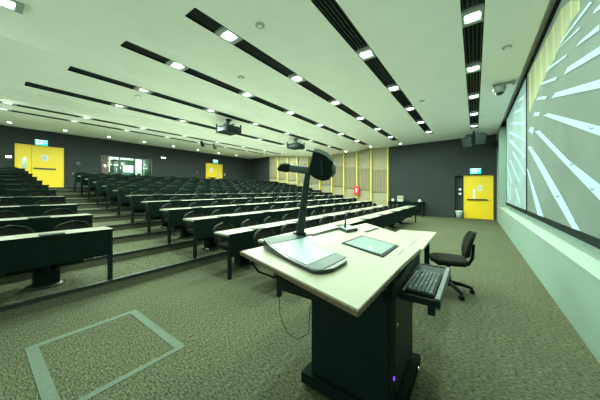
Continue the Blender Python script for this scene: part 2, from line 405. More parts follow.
exit_sign((BW, 12.2, 3.88), 'a', 'lit green exit sign above the right rear yellow door')
# front side door in the alcove
DY = 14.90
t = thing('door_3', 'yellow exit door in the alcove beside the screens', 'door', (-.12, DY, 0)); t['kind'] = 'structure'
build_kid(MB().box(.43, .47, DY - .02, DY + .05, 0, 2.19).box(-.72, -.68, DY - .02, DY + .02, 0, 2.19).box(-.68, .43, DY - .02, DY + .05, 2.15, 2.19), 'door_frame', 'yellow', t)
l1 = build_kid(MB().box(-.68, .43, DY - .0, DY + .04, .01, 2.15), 'door_leaf', 'yellow', t)
build_kid(MB().box(-.02, .09, DY - .008, DY, 1.02, 1.50), 'vision_panel', 'paper', l1)
build_kid(MB().box(-.49, .33, DY - .07, DY - .035, .94, 1.0).box(-.49, -.43, DY - .04, DY, .945, .995).box(.27, .33, DY - .04, DY, .945, .995), 'push_bar', 'dark_plastic', l1)
paper((-.19, DY - .001, 1.55), 'y', .18, .28, 'white printed notice on the yellow exit door near the screens')
exit_sign((-.02, wy(0) - .002, 2.38), 'y', 'lit green exit sign above the yellow door near the screens')
for z, lab in ((1.48, 'upper'), (1.25, 'lower')):
    t = thing('light_switch', 'small white switch plate, the %s one left of the front exit door' % lab, 'light switch', (.63, DY, z))
    build_kid(MB().box(.58, .68, 14.935, 14.955, z - .05, z + .05), 'plate', 'white_metal', t, bevel=.004)
    build_kid(MB().box(.61, .65, 14.928, 14.936, z - .02, z + .02), 'rocker', 'pale_plastic', t)
def wallbox(name, p0, p1, m, label, cat, face=None):
    t = thing(name, label, cat, ((p0[0] + p1[0]) / 2, (p0[1] + p1[1]) / 2, p0[2]))
    build_kid(MB().box(p0[0], p1[0], p0[1], p1[1], p0[2], p1[2]), 'housing', m, t, bevel=.008)
    if face:
        f0, f1, fm, fn = face; build_kid(MB().box(f0[0], f1[0], f0[1], f1[1], f0[2], f1[2]), fn, fm, t)
wallbox('emergency_light', (BW - .08, .88, 2.97), (BW, 1.08, 3.09), 'white_metal', 'small white emergency light left of the left rear door', 'emergency light', ((BW - .085, .90, 2.985), (BW - .08, 1.06, 3.075), 'down_glow', 'lens'))
wallbox('emergency_light', (BW - .1, 7.72, 3.66), (BW, 8.1, 3.80), 'dark_plastic', 'bright emergency light right of the booth window', 'emergency light', ((BW - .106, 7.80, 3.69), (BW - .1, 8.08, 3.77), 'down_glow', 'lens'))
wallbox('control_box', (BW - .06, 3.36, 2.82), (BW, 3.54, 3.02), 'dark_plastic', 'black control box on the back wall between door and booth', 'control box', ((BW - .065, 3.40, 2.93), (BW - .06, 3.50, 2.98), 'grey_plastic', 'display'))
wallbox('control_box', (BW - .06, 10.4, 2.75), (BW, 10.6, 2.95), 'dark_plastic', 'black control box left of the right rear door', 'control box', ((BW - .065, 10.44, 2.86), (BW - .06, 10.56, 2.91), 'grey_plastic', 'display'))
wallbox('light_switch', (BW - .03, 13.05, 2.72), (BW, 13.2, 2.9), 'pale_plastic', 'pale switch plate right of the right rear door', 'light switch', ((BW - .035, 13.1, 2.78), (BW - .03, 13.15, 2.84), 'grey_plastic', 'rocker'))
# red call point on a yellow fin
a = 6.37; y = wy(a) - .13
t = thing('fire_extinguisher_sign', 'red sign box with a white mark on a yellow fin of the slatted wall', 'fire sign', (a, y, 1.2))
build_kid(MB().box(a - .17, a + .17, y - .07, y, 1.12, 1.72), 'box', 'red', t, bevel=.01)
build_kid(MB().box(a - .06, a + .06, y - .074, y - .07, 1.38, 1.56).box(a - .03, a + .03, y - .074, y - .07, 1.28, 1.38), 'mark', 'paper', t)
# wall loudspeaker beside the screens
t = thing('wall_loudspeaker', 'small black loudspeaker high on the pale front wall by the far screen', 'loudspeaker', (-.80, 14.0, 3.4))
build_kid(MB().box(-.83, -.66, 14.0, 14.16, 3.42, 3.70), 'cabinet', 'black_metal', t, bevel=.01)
build_kid(MB().box(-.84, -.80, 14.04, 14.12, 3.36, 3.46), 'bracket', 'dark_plastic', t)

# ---------------------------------------------------------------- screens with the projected hall picture
def onS(px, py, off=0.0):
    p = onA(px, py, -1.0); return (p[0] + off, p[1], p[2])
def screen(y0, y1, label, pic):
    t = thing('projection_screen', label, 'projection screen', (-1.05, (y0 + y1) / 2, .88), 'pair of wall screens')
    build_kid(MB().box(-1.06, -1.01, y0, y1, .96, 4.20), 'picture', pic, t)
    build_kid(MB().box(-1.09, -.985, y0 - .02, y1 + .02, 4.20, 4.30), 'casing', 'black_metal', t)
    build_kid(MB().box(-1.07, -.985, y0, y1, .87, .96), 'bottom_bar', 'black_metal', t)
    e = MB().box(-1.07, -1.0, y0 - .03, y0, .90, 4.20).box(-1.07, -1.0, y1, y1 + .03, .90, 4.20)
    build_kid(e, 'side_border', 'black_metal', t)
    return t
s1 = screen(2.6, 7.84, 'large near screen showing a projected view of bright desk rows', 'pic_ground')
s2 = screen(7.95, 12.45, 'far screen beside it, narrower in view, showing the same bright rows', 'pic_far')
def poly(mb, pts, o):
    mb.slab([onS(x, y, o) for x, y in pts], (-.002, 0, 0))
ST = [[(535, 131), (540, 130.5), (569, 160), (600, 184), (612, 193), (612, 210), (600, 199.5), (562, 160)],
      [(528, 147), (531, 146), (541, 160), (561, 194), (581, 231), (573, 228.5), (553, 194), (535, 160)],
      [(526.9, 168), (529, 171), (544, 217), (538, 215)],
      [(544, 115.5), (548.5, 113), (600, 126), (615, 130), (615, 140), (600, 135.5)],
      [(552, 98), (556, 92.5), (600, 79.5), (615, 75), (615, 85), (600, 88)],
      [(564.5, 74.5), (568, 67.5), (600, 46.5), (612, 39), (612, 46), (600, 54)],
      [(576.5, 46.5), (580, 42), (600, 24), (600, 30)],
      [(593.5, 13.5), (596, 9), (604, 1), (604, 7)],
      [(559.5, 45), (560.5, 42.5), (590, 2), (593, 2)],
      [(554, 53), (557, 50), (581, 26), (579, 30)],
      [(546, 72), (549, 67), (567.5, 54), (566, 57)],
      [(541, 85), (543.5, 82), (557.5, 76.5), (556, 80)],
      [(536.5, 100), (539, 97), (547.5, 96), (546, 99)],
      [(533.5, 116), (535, 112.5), (540.5, 112), (539, 116)],
      [(529, 131), (531, 127), (534.5, 128), (533, 134)]]
mb = MB()
for p in ST: poly(mb, p, .006)
build_kid(mb, 'picture_stripes', 'pic_stripe', s1)
mb = MB()     # slatted wall in the picture: greenish field and yellow fins
top = [(528.5, 74), (534, 63), (539.5, 52), (545.5, 40), (552, 26.5), (560.5, 9), (569.5, 1), (577, 1)]
bot = [(529, 112), (534.5, 99), (540, 86), (546, 73), (552.5, 61), (561, 43), (570, 22), (577.5, 12)]
for i in range(7):
    q = [top[i], top[i + 1], bot[i + 1], bot[i]]; poly(mb, q, -.0075)
build_kid(mb, 'picture_wall', 'pic_slat', s1)
for (x, y), (x1, y1) in zip(top, bot):
    mb = MB(); poly(mb, [(x, y), (x + 1.5, y - 2), (x1 + 1.6, y1 - 2), (x1, y1)], -.006); build_kid(mb, 'picture_fin', 'pic_yellow', s1)
for x, y in ((552, 164), (577, 222), (558, 196), (593, 189), (572, 164), (592, 128)):
    mb = MB(); poly(mb, [(x - 2, y - 2.4), (x - 1, y - .4), (x + 1, y + .2), (x + 3, y - 1.6), (x + 1.2, y + 1.5), (x - 1.2, y + .8)], .009)
    build_kid(mb, 'picture_mark', 'pic_mark', s1)
ST2 = [[(506.6, 164), (507.4, 163.6), (512.6, 183), (511.6, 183)], [(509.5, 160), (511, 160), (520.5, 182), (518.8, 182)],
       [(512, 152), (514, 151), (526, 173), (526, 176.5)], [(509, 141), (512, 140), (525.5, 155), (525.5, 159)],
       [(509, 133), (511, 131.5), (525.5, 138), (525.5, 141.5)], [(511, 124), (513, 122), (525, 122), (525, 125)],
       [(513, 114), (515, 111.5), (524, 107), (524, 110)], [(517, 103), (518.5, 100), (524, 95.5), (524, 98.5)], [(507, 186), (508, 186), (511, 200), (510, 200)], [(515, 188), (516.5, 188), (521, 203), (519.5, 203)]]
mb = MB()
for p in ST2: poly(mb, p, .006)
build_kid(mb, 'picture_stripes', 'pic_stripe', s2)

# ---------------------------------------------------------------- ceiling grilles and lamps
GY = [.65 + 1.95 * k for k in range(8)]
def lamp_proto():
    t = thing('ceiling_light', 'square recessed ceiling light', 'ceiling light', (0, 0, 0))
    f = MB().box(-.138, .138, -.19, -.11, -.002, .05).box(-.138, .138, .11, .19, -.002, .05).box(-.138, -.11, -.11, .11, -.002, .05).box(.11, .138, -.11, .11, -.002, .05)
    build_kid(f, 'frame', 'lamp_frame', t)
    build_kid(MB().lathe([(.10, .012), (.10, .03), (.02, .03)], 0, 0, 20), 'diffuser', 'lamp_glow', t)
    L = bpy.data.lights.new('lamp', 'AREA'); L.shape = 'RECTANGLE'; L.size = .24; L.size_y = .24; L.energy = LAMP_W; L.color = LAMP_COL
    lo = bpy.data.objects.new('lamp', L); C.objects.link(lo); lo.location = (0, 0, -.012); lo.parent = t
    KIDS[t.name].append(lo)
    return t
NAMES = ['above the camera beside the screens', 'second from the screens', 'third from the screens', 'fourth from the screens', 'fifth from the screens', 'sixth from the screens', 'seventh from the screens, behind the dropped bulkhead', 'last before the back wall']
SHORT = ['nearest the screens'] + [o + ' from the screens' for o in ORD[1:7]] + ['nearest the back wall']
proto = lamp_proto(); used = False
soft_mesh = [k for k in KIDS[proto.name] if k.type == 'MESH' and k.name.startswith('diffuser')][0].data.copy(); soft_mesh.materials[0] = M['lamp_glow_soft']
boosted_light = [k for k in KIDS[proto.name] if k.type == 'LIGHT'][0].data.copy(); boosted_light.energy = LAMP_W * BACK_K
for i, (a, y0, y1) in enumerate(STR):
    z = zc(a); slope = (zc(a + .14) - zc(a - .14)) / .28
    t = thing('ceiling_grille', 'long black ribbed grille strip in the ceiling, %s' % NAMES[i], 'ceiling grille', (a, (y0 + y1) / 2, z), 'black grille strips in the ceiling')
    lys = [y for y in GY if y0 + .2 < y < y1 - .1]
    cuts = [y0] + [v for y in lys for v in (y - .19, y + .19)] + [y1]
    if cuts[1] < cuts[0]: cuts = cuts[2:]
    if cuts[-1] < cuts[-2]: cuts = cuts[:-2]
    zz = min(zc(a - .14), zc(a + .14)) - .004
    tr_, fi = MB(), MB()
    for u, v in zip(cuts[::2], cuts[1::2]):
        for q in range(5): fi.box(a - .125 + q * .06, a - .115 + q * .06, u + .005, v - .005, zz + .03, zz + .068)
    tr_.box(a - .145, a + .145, y0 - .005, y1 + .005, zz + .07, zz + .08)
    tr_.box(a - .145, a - .1395, y0, y1, zz + .004, zz + .07).box(a + .1395, a + .145, y0, y1, zz + .004, zz + .07)
    tr_.box(a - .14, a + .14, y0 - .005, y0, zz + .004, zz + .07).box(a - .14, a + .14, y1, y1 + .005, zz + .004, zz + .07)
    build_kid(tr_, 'backing', 'strip', t); build_kid(fi, 'fins', 'strip_fin', t)
    for j, y in enumerate(lys):
        o = proto if not used else dup(proto, (a, y, zz))
        if i >= 4:
            for ch in KIDS[o.name]:
                if ch.type == 'LIGHT': ch.data = boosted_light
                elif ch.name.startswith('diffuser'): ch.data = soft_mesh
        used = True; o.location = (-a, y, zz)
        tag(o, 'bright square light in the ceiling strip %s, %s from the left' % (SHORT[i], ORD[j]), 'ceiling light', 'square lights in the ceiling strips')
# round downlights
def down_proto():
    t = thing('downlight', 'round downlight', 'downlight', (0, 0, 0))
    build_kid(MB().lathe([(.09, 0), (.10, -.012), (.07, -.012)], 0, 0, 18), 'trim_ring', 'white_metal', t)
    build_kid(MB().lathe([(.065, -.01), (.068, -.016), (.01, -.018)], 0, 0, 18), 'lens', 'lamp_glow', t)
    L = bpy.data.lights.new('lamp', 'SPOT'); L.energy = 40; L.spot_size = 2.0; L.spot_blend = .8; L.shadow_soft_size = .08; L.color = (.9, 1, .8)
    lo = bpy.data.objects.new('lamp', L); C.objects.link(lo); lo.location = (0, 0, -.03); lo.parent = t; KIDS[t.name].append(lo)
    return t
dp = down_proto(); first = True
for k in range(8):
    a, y = 16.8, .95 + 1.8 * k
    o = dp if first else dup(dp); first = False
    o.location = (-a, y, zc(a) - .001)
    tag(o, 'small round downlight near the back wall, %s from the left' % ORD[k], 'downlight', 'round downlights along the back wall')
for k, (a, y) in enumerate(((3.42, 14.3), (5.18, 14.4), (6.92, 14.6))):
    o = dup(dp); o.location = (-a, y, zc(a) - .004)
    tag(o, 'small round downlight past the strip ends near the slatted wall, %s from the screens' % ORD[k], 'downlight', 'round downlights along the side wall')
o = dup(proto); p = (3.42, -.05, zc(3.42)); 
pa = P(3, 3, zc(2.0)); o.location = (-pa[0], pa[1], zc(pa[0]) - .04); tag(o, 'bright light at the top left corner of the ceiling', 'ceiling light')
# smoke detectors, round plates, air slots
for k, (px, py, lab) in enumerate(((138, 96, 'between the fifth and sixth strips'), (241, 77, 'between the second and third strips'), (260, 25, 'between the two nearest strips'), (422, 101, 'between the first two strips far off'), (507, 47, 'beside the near screen'))):
    A = 3; 
    for _ in range(30):
        q = P(px, py, zc(A)); A = q[0]
    z = zc(q[0])
    t = thing('smoke_detector', 'small round ceiling detector ' + lab, 'smoke detector', (q[0], q[1], z))
    r = .075
    build_kid(MB().lathe([(r, .01), (r, -.012), (r * .9, -.02)], q[0], q[1], 18), 'base', 'pale_plastic', t)
    build_kid(MB().lathe([(r * .55, -.0), (r * .5, -.035 if False else -.03), (.01, -.035)], q[0], q[1], 14), 'dome', 'white_metal', t)
    for ch in children(t): ch.location.z += 0
    t2 = t
    for ch in children(t):
        for v in ch.data.vertices: v.co.z += z
AIR = [(9.25, 1.0, 1.9), (9.25, 2.15, 2.5), (9.25, 3.1, 5.6), (9.25, 6.0, 8.2), (9.25, 8.7, 11.0)]
for k, (a, y0, y1) in enumerate(AIR):
    z = zc(a)
    o = MB().box(a - .02, a + .02, y0, y1, z - .006, z + .01).build('air_slot', 'recess'); tag(o, 'thin pale air slot behind the sixth strip, %s from the left' % ORD[k], 'air slot', 'thin air slots in the ceiling')
# pan-tilt camera by the screens
q = P(503, 83, 4.12); q = (-.57, 7.8, 4.12)
t = thing('ceiling_camera', 'pale dome camera on a ceiling bracket in front of the screens', 'security camera', q)
build_kid(MB().box(-.78, -.36, 7.76, 7.84, 4.07, 4.115).box(-.80, -.74, 7.72, 7.88, 4.05, 4.118), 'bracket', 'light_plastic', t, bevel=.005)
build_kid(MB().lathe([(.05, 4.07), (.12, 4.05), (.13, 3.98), (.10, 3.90), (.05, 3.86)], -.50, 7.8, 16), 'housing', 'light_plastic', t)
build_kid(MB().lathe([(.085, 3.885), (.08, 3.86), (.03, 3.83)], -.50, 7.8, 16), 'lens_dome', 'dark_plastic', t)
# hanging loudspeaker near the front exit
t = thing('ceiling_loudspeaker', 'twin dark loudspeaker boxes hung from the ceiling in front of the dark wall', 'loudspeaker', (.0, 13.3, 4.1))
def rbox(ca, cy, cz, w, d, h, yaw, tilt):
    R = Matrix.Rotation(yaw, 3, 'Z') @ Matrix.Rotation(tilt, 3, 'X')
    vs = [tuple(Vector((ca, cy, cz)) + R @ Vector((sx * w / 2, sy * d / 2, sz * h / 2))) for sz in (-1, 1) for sy in (-1, 1) for sx in (-1, 1)]
    return vs
BF = [(0, 1, 3, 2), (4, 6, 7, 5), (0, 4, 5, 1), (2, 3, 7, 6), (0, 2, 6, 4), (1, 5, 7, 3)]
build_kid(MB().add(rbox(.25, 13.3, 3.66, .38, .34, .46, .35, .35), BF), 'cabinet', 'dark_plastic', t, bevel=.02)
build_kid(MB().add(rbox(-.17, 13.2, 3.72, .38, .34, .46, -.2, .35), BF), 'cabinet', 'dark_plastic', t, bevel=.02)
build_kid(MB().tube([(.05, 13.3, 4.1), (.05, 13.3, 3.85)], .03).box(-.25, .35, 13.27, 13.33, 3.93, 3.97), 'bracket', 'black_metal', t)
# projectors
def projector(a, y, label):
    z = zc(a)
    t = thing('ceiling_projector', label, 'projector', (a, y, z), 'ceiling projectors')
    build_kid(MB().tube([(a, y, z), (a, y, z - .22)], .045, 12).lathe([(.11, z - .001), (.11, z - .03), (.05, z - .035)], a, y, 14), 'mount', 'black_metal', t)
    build_kid(MB().add(rbox(a, y, z - .38, .62, .62, .24, 0, 0), BF), 'body', 'black_metal', t, bevel=.03)
    fr_ = MB()
    for sa in (-1, 1):
        for sy in (-1, 1): fr_.box(a + sa * .30 - .02, a + sa * .30 + .02, y + sy * .30 - .02, y + sy * .30 + .02, z - .5, z - .18)
    fr_.box(a - .32, a + .32, y - .02, y + .02, z - .24, z - .21)
    build_kid(fr_, 'cage', 'black_metal', t)
    ln = MB().tube([(a - .31, y + .12, z - .38), (a - .39, y + .12, z - .38)], [.10, .085], 16); build_kid(ln, 'lens', 'black_metal', t)
    build_kid(MB().box(a - .20, a + .2, y - .318, y - .31, z - .45, z - .33), 'vent_grille', 'dark_plastic', t)
    build_kid(MB().tube([(a - .05, y - .32, z - .30), (a - .05, y - .20, z - .18), (a - .05, y, z - .16)], .03, 8), 'cable_loop', 'grey_plastic', t)
projector(7.25, 5.5, 'nearer of the two black ceiling projectors, left of the document camera head')
projector(7.25, 9.55, 'farther of the two black ceiling projectors, just above the document camera')
for k, (a, y) in enumerate(((12.6, 7.7), (12.75, 8.6))):
    z = zc(a)
    t = thing('spotlight', '%s of two small black spotlights hanging from the rear ceiling' % ('left' if k == 0 else 'right'), 'spotlight', (a, y, z), 'small black spotlights')
    build_kid(MB().tube([(a, y, z), (a, y, z - .12)], .02, 8), 'stem', 'black_metal', t)
    build_kid(MB().tube([(a + .05, y, z - .10), (a - .12, y, z - .34)], [.07, .10], 12), 'head', 'black_metal', t)

# ---------------------------------------------------------------- seats
def seat_proto():
    t = thing('lecture_seat', 'seat', 'seat', (0, 0, 0))
    # backrest: rounded-top shell, padded front, slightly dished
    def outline(v):                         # half width at height fraction
        return .235 * (1 - max(0, (v - .45) / .55) ** 2.6) ** .5 if v < .999 else .02
    def fn(off):
        def g(u, v):
            hw = max(outline(v) * (1 - .18 * (1 - v) ** 2), .02); x = (u * 2 - 1)
            return (.60 + off + .06 * v - .035 * (1 - x * x) * -1 - .05, x * hw, .47 + .36 * v)
        return g
    build_kid(MB().grid(fn(.02), 8, 10, (.022, 0, 0)), 'backrest_shell', 'seat_shell', t, smooth=False)
    build_kid(MB().grid(fn(-.022), 8, 10, (.04, 0, 0)), 'backrest', 'seat_fabric', t, smooth=True)
    build_kid(MB().prism([(.18, -.17), (.22, -.22), (.50, -.215), (.60, -.16), (.60, .16), (.50, .215), (.22, .22), (.18, .17)], .42, .49), 'seat_cushion', 'seat_fabric', t, bevel=.02)
    fr_ = MB().box(.28, .50, -.10, .10, .36, .42).box(.55, .60, -.03, .03, .38, .56).box(.34, .60, -.03, .03, .36, .41)
    build_kid(fr_, 'seat_bracket', 'black_metal', t)
    build_kid(MB().box(.37, .45, -.04, .04, .323, .36), 'swivel', 'black_metal', t)
    return t
seat0 = seat_proto(); first_seat = True
def put_seat(a, y, z, label, group):
    global first_seat
    o = seat0 if first_seat else dup(seat0); first_seat = False
    o.location = (-a, y, z); tag(o, label, 'seat', group)
# desks
ROWS = [(2.15, 0.0, 11.8), (3.22, 0.0, 11.5)] + [(4.25 + k, zt(k), min(12.0 + .42 * k, 15.0)) for k in range(10)]
def desk(a, y0, y1, z, label, group, peds, skip_left_leg=False):
    t = thing('bench_desk', label, 'desk', (a, (y0 + y1) / 2, z), group)
    build_kid(MB().box(a - .02, a + .38, y0, y1, z + .70, z + .73), 'desk_top', 'desk_top', t)
    build_kid(MB().box(a - .02, a + .005, y0 + .03, y1 - .03, z + .36, z + .70), 'front_panel', 'desk_panel', t)
    build_kid(MB().box(a - .0235, a - .0195, y0, y1, z + .70, z + .7308), 'edge_band', 'desk_panel', t)
    for y in (y0 + .035, y1 - .035): build_kid(MB().box(a - .018, a + .032, y - .025, y + .025, z, z + .70), 'leg', 'black_metal', t)
    for y in peds:
        pe = MB().box(a + .38, a + .56, y - .12, y + .12, z + .02, z + .30).box(a + .36, a + .46, y - .36, y + .36, z + .24, z + .32).box(a + .0, a + .50, y - .03, y + .03, z + .30, z + .36)
        pe.box(a - .0, a + .06, y - .04, y + .04, z + .30, z + .42)
        b_ = build_kid(pe, 'pedestal', 'black_metal', t)
        build_kid(MB().lathe([(.19, z), (.19, z + .02), (.12, z + .035)], a + .46, y, 16), 'foot_plate', 'dark_plastic', b_)
        build_kid(MB().box(a - .026, a + .11, y - .11, y + .11, z + .725, z + .745), 'power_box', 'power_box', t)
    return t
for i, (a, z, ye) in enumerate(ROWS):
    y0 = 2.43
    n = (int((ye - .2 - 2.79) / .645) + 1) // 2 * 2
    ys = [2.79 + .645 * k for k in range(n)]
    peds = [(ys[k] + ys[k + 1]) / 2 for k in range(0, n - 1, 2)]
    desk(a, y0, ye, z, 'long bench desk with pale top in the middle block, %s row from the front' % ORD[i], 'bench desks of the middle block', peds)
    for k, y in enumerate(ys):
        put_seat(a, y, z, 'dark seat, middle block, %s row from the front, %s seat from the aisle' % (ORD[i], ORD[k]), 'seats of the middle block')
for k in range(TIERS):
    a, z = 4.25 + k, zt(k)
    ys = [.89 - .61 * j for j in range(4)]
    desk(a, -1.35, 1.2, z, 'bench desk across the aisle at left, %s row of that block from the front' % ORD[k], 'bench desks of the left block', [.585, -.635])
    for j, y in enumerate(ys[:3]):
        put_seat(a, y, z, 'dark seat left of the aisle, %s row from the front, %s seat from the aisle' % (ORD[k], ORD[j]), 'seats of the left block')

# ---------------------------------------------------------------- side table by the dark wall
yb = wy(3.2)
t = thing('side_table', 'dark table standing against the dark side wall', 'table', (3.2, 14.7, 0))
build_kid(MB().prism([(2.26, wy(2.26) - .62), (4.18, wy(4.18) - .62), (4.18, wy(4.18) - .02), (2.26, wy(2.26) - .02)], .74, .78), 'table_top', 'desk_panel', t, bevel=.004)
build_kid(MB().prism([(2.45, wy(2.4) - .60), (4.12, wy(4.12) - .60), (4.12, wy(4.12) - .57), (2.45, wy(2.4) - .57)], .35, .74), 'front_panel', 'desk_panel', t)
for aa in (2.31, 4.12):
    for dy in (.58, .07): build_kid(MB().box(aa - .03, aa + .03, wy(aa) - dy - .03, wy(aa) - dy + .03, 0, .74), 'leg', 'black_metal', t)
a0 = 3.5
t = thing('cream_box', 'cream box standing on the dark side table', 'box', (a0, 14.7, .78))
build_kid(MB().box(a0 - .16, a0 + .16, 14.6, 14.85, .78, 1.10), 'body', 'pale_plastic', t, bevel=.015)
build_kid(MB().box(a0 - .13, a0 + .13, 14.595, 14.601, .92, 1.06), 'front_panel', 'cream', t)
o = MB().lathe([(.05, .78), (.07, .80), (.07, .90), (.05, .93)], 3.95, 14.75, 12).build('cup', 'white_metal'); tag(o, 'small white cup left of the cream box on the side table', 'cup')
o = MB().lathe([(.05, .78), (.08, .80), (.08, .86), (.03, .92)], 2.48, 14.65, 12).build('desk_phone', 'white_metal'); tag(o, 'small pale rounded object at the right end of the side table', 'small object')
# waste bin in the alcove
t = thing('waste_bin', 'grey waste bin with pale liner beside the front exit door', 'bin', (.66, 14.72, 0))
build_kid(MB().lathe([(.125, 0), (.155, .37), (.145, .37), (.12, .03)], .66, 14.76, 18), 'body', 'bin', t)
build_kid(MB().lathe([(.158, .30), (.165, .375), (.145, .38), (.14, .33)], .66, 14.76, 18), 'liner', 'bin_liner', t)

# ---------------------------------------------------------------- tape rectangle on the floor
def pw(px, py): q = P(px, py, 0); return (q[0], q[1])
o1, o2, o3 = (3.32, .286), (3.32, 1.16), (2.16, 1.16)
ia, ib, iy0, iy1 = 3.20, 2.23, .365, 1.085
tp = MB()
tp.box(ib - .07, 3.32, 1.085, 1.16, .0005, .004)
tp.box(3.25, 3.32, .275, 1.085, .0005, .004)
tp.box(ib - .07, 3.25, .275, .355, .0005, .004)
tp.box(2.16, 2.215, .355, 1.085, .0005, .004)
o = tp.build('floor_tape', 'tape'); tag(o, 'pale tape rectangle stuck on the carpet in front of the left seats', 'floor marking')

# ---------------------------------------------------------------- lectern console
ZT = 1.0
t = thing('lectern_console', 'large pale-topped lectern console on a black cabinet, in the foreground', 'lectern', (.7, 1.8, 0)); CON = t
TOP = [(1.393, 1.165), (.355, .855), (.354, 1.472), (.338, 2.051), (.676, 2.649), (1.199, 3.161)]
tp_ = build_kid(MB().prism(TOP, ZT - .028, ZT), 'console_top', 'console_top', t, bevel=.003)
def inset_strip(mb, p, q, w, z0, z1):
    d = Vector((q[0] - p[0], q[1] - p[1])).normalized(); n = Vector((-d.y, d.x)) * w
    mb.prism([p, q, (q[0] + n.x, q[1] + n.y), (p[0] + n.x, p[1] + n.y)], z0, z1); return mb
eb = MB()
inset_strip(eb, (1.395, 1.162), (.353, .851), .004, ZT - .026, ZT - .004); inset_strip(eb, (.352, .853), (.351, 1.472), -.003, ZT - .026, ZT - .004)
build_kid(eb, 'edge_band', 'wood_edge', t)
build_kid(MB().prism([(1.27, 1.25), (.50, 1.02), (.46, 2.0), (.72, 2.5), (1.10, 2.95)], ZT - .10, ZT - .029), 'apron', 'console_body', t)
build_kid(MB().box(.42, .98, 1.48, 2.12, .10, ZT - .10), 'cabinet', 'console_body', t, bevel=.006)
dr = build_kid(MB().box(.408, .42, 1.56, 2.10, .13, .86), 'cabinet_door', 'console_door', t, bevel=.003)
build_kid(MB().tube([(.408, 1.62, .58), (.402, 1.62, .58)], .012, 12), 'lock', 'chrome', dr)
build_kid(MB().box(.40, .42, 1.487, 1.555, .10, .90), 'vent_slot', 'cable', t)
build_kid(MB().tube([(.402, 1.515, .30), (.396, 1.515, .30)], .012, 10), 'power_light', 'purple_led', t)
build_kid(MB().box(.36, 1.045, 1.44, 2.165, .02, .10), 'plinth', 'desk_panel', t, bevel=.004)
cs = MB()
for a in (.42, .98):
    for y in (1.5, 2.1): cs.tube([(a - .012, y, .012), (a + .012, y, .012)], .012, 10)
build_kid(cs, 'caster', 'black_metal', t)
build_kid(MB().tube([(.36, 2.05, .055), (.35, 2.05, .055)], .018, 12), 'plinth_stud', 'chrome', t)
build_kid(MB().box(.98, 1.32, 1.50, 2.10, .62, ZT - .10), 'side_box', 'console_body', t, bevel=.006)
build_kid(MB().box(.42, .95, 2.12, 2.50, .60, ZT - .10), 'end_cabinet', 'console_door', t, bevel=.006)
br_ = MB()
br_.slab([(.50, 1.04, ZT - .10), (.44, 1.48, ZT - .10), (.44, 1.48, .78)], (.02, 0, 0)).slab([(.42, 1.1, ZT - .03), (.42, 1.5, ZT - .03), (.42, 1.5, ZT - .16)], (.02, 0, 0))
build_kid(br_, 'bracket', 'black_metal', t)
# slots and seams in the top
sl = MB()
inset_strip(sl, (1.322, 1.955), (1.275, 2.484), .055, ZT - .001, ZT + .0012)
sl2 = MB(); inset_strip(sl2, (.968, 2.465), (.946, 2.815), .05, ZT - .001, ZT + .0012)
build_kid(sl, 'cable_slot', 'cable', tp_); build_kid(sl2, 'cable_slot', 'cable', tp_)
sm_ = MB(); sm2 = MB()
q1, q2 = P(409, 246, ZT), P(417, 238.5, ZT); inset_strip(sm_, q1[:2], q2[:2], .008, ZT - .001, ZT + .001)
q1, q2 = P(398, 254.5, ZT), P(403, 250, ZT); inset_strip(sm2, q1[:2], q2[:2], .008, ZT - .001, ZT + .001)
build_kid(sm2, 'seam', 'grey_plastic', tp_)
build_kid(sm_, 'seam', 'grey_plastic', tp_)
# keyboard tray
tk = build_kid(MB().box(.20, .48, 1.67, 2.42, .745, .77), 'keyboard_tray', 'console_body', t, bevel=.003)
build_kid(MB().box(.170, .20, 1.67, 2.42, .715, .785), 'tray_lip', 'grey_plastic', tk, bevel=.004)
for y_ in (1.655, 2.42): build_kid(MB().box(.17, .40, y_, y_ + .02, .735, .775), 'tray_side', 'black_metal', tk)
for y_ in (1.70, 2.36): build_kid(MB().box(.42, .60, y_, y_ + .04, .77, ZT - .10), 'tray_arm', 'black_metal', tk)
build_kid(MB().box(.20, .24, 1.68, 1.72, .67, .745), 'tray_bracket', 'black_metal', tk); build_kid(MB().box(.33, .37, 1.75, 1.79, .69, .745), 'tray_bracket', 'black_metal', tk)
# cables under the top
cab = MB()
cab.tube([(1.33, 1.26, ZT - .03), (1.36, 1.24, .90), (1.33, 1.28, .83), (1.25, 1.36, .78), (1.15, 1.50, .80)], .008, 8)
cab.tube([(1.22, 1.34, ZT - .1), (1.18, 1.36, .80), (1.12, 1.44, .72), (1.10, 1.50, .74)], .006, 8)
cab.tube([(1.27, 1.45, .62), (1.26, 1.45, .45), (1.2, 1.46, .33), (1.1, 1.47, .30), (1.0, 1.475, .38), (.985, 1.475, .60)], .003, 6)
build_kid(cab, 'cable', 'cable', t)

# the lower desk joined to the console
t = thing('lower_desk', 'lower pale desk beyond the console, the swivel chair stands at it', 'desk', (.78, 3.8, 0))
build_kid(MB().prism([(.50, 2.75), (1.07, 3.0), (1.066, 4.45), (.51, 4.56)], .722, .75), 'desk_top', 'desk_top', t, bevel=.003)
for aa, yy in ((.55, 3.80), (1.0, 4.3), (1.0, 3.2)): build_kid(MB().box(aa - .03, aa + .03, yy - .03, yy + .03, 0, .722), 'leg', 'black_metal', t)

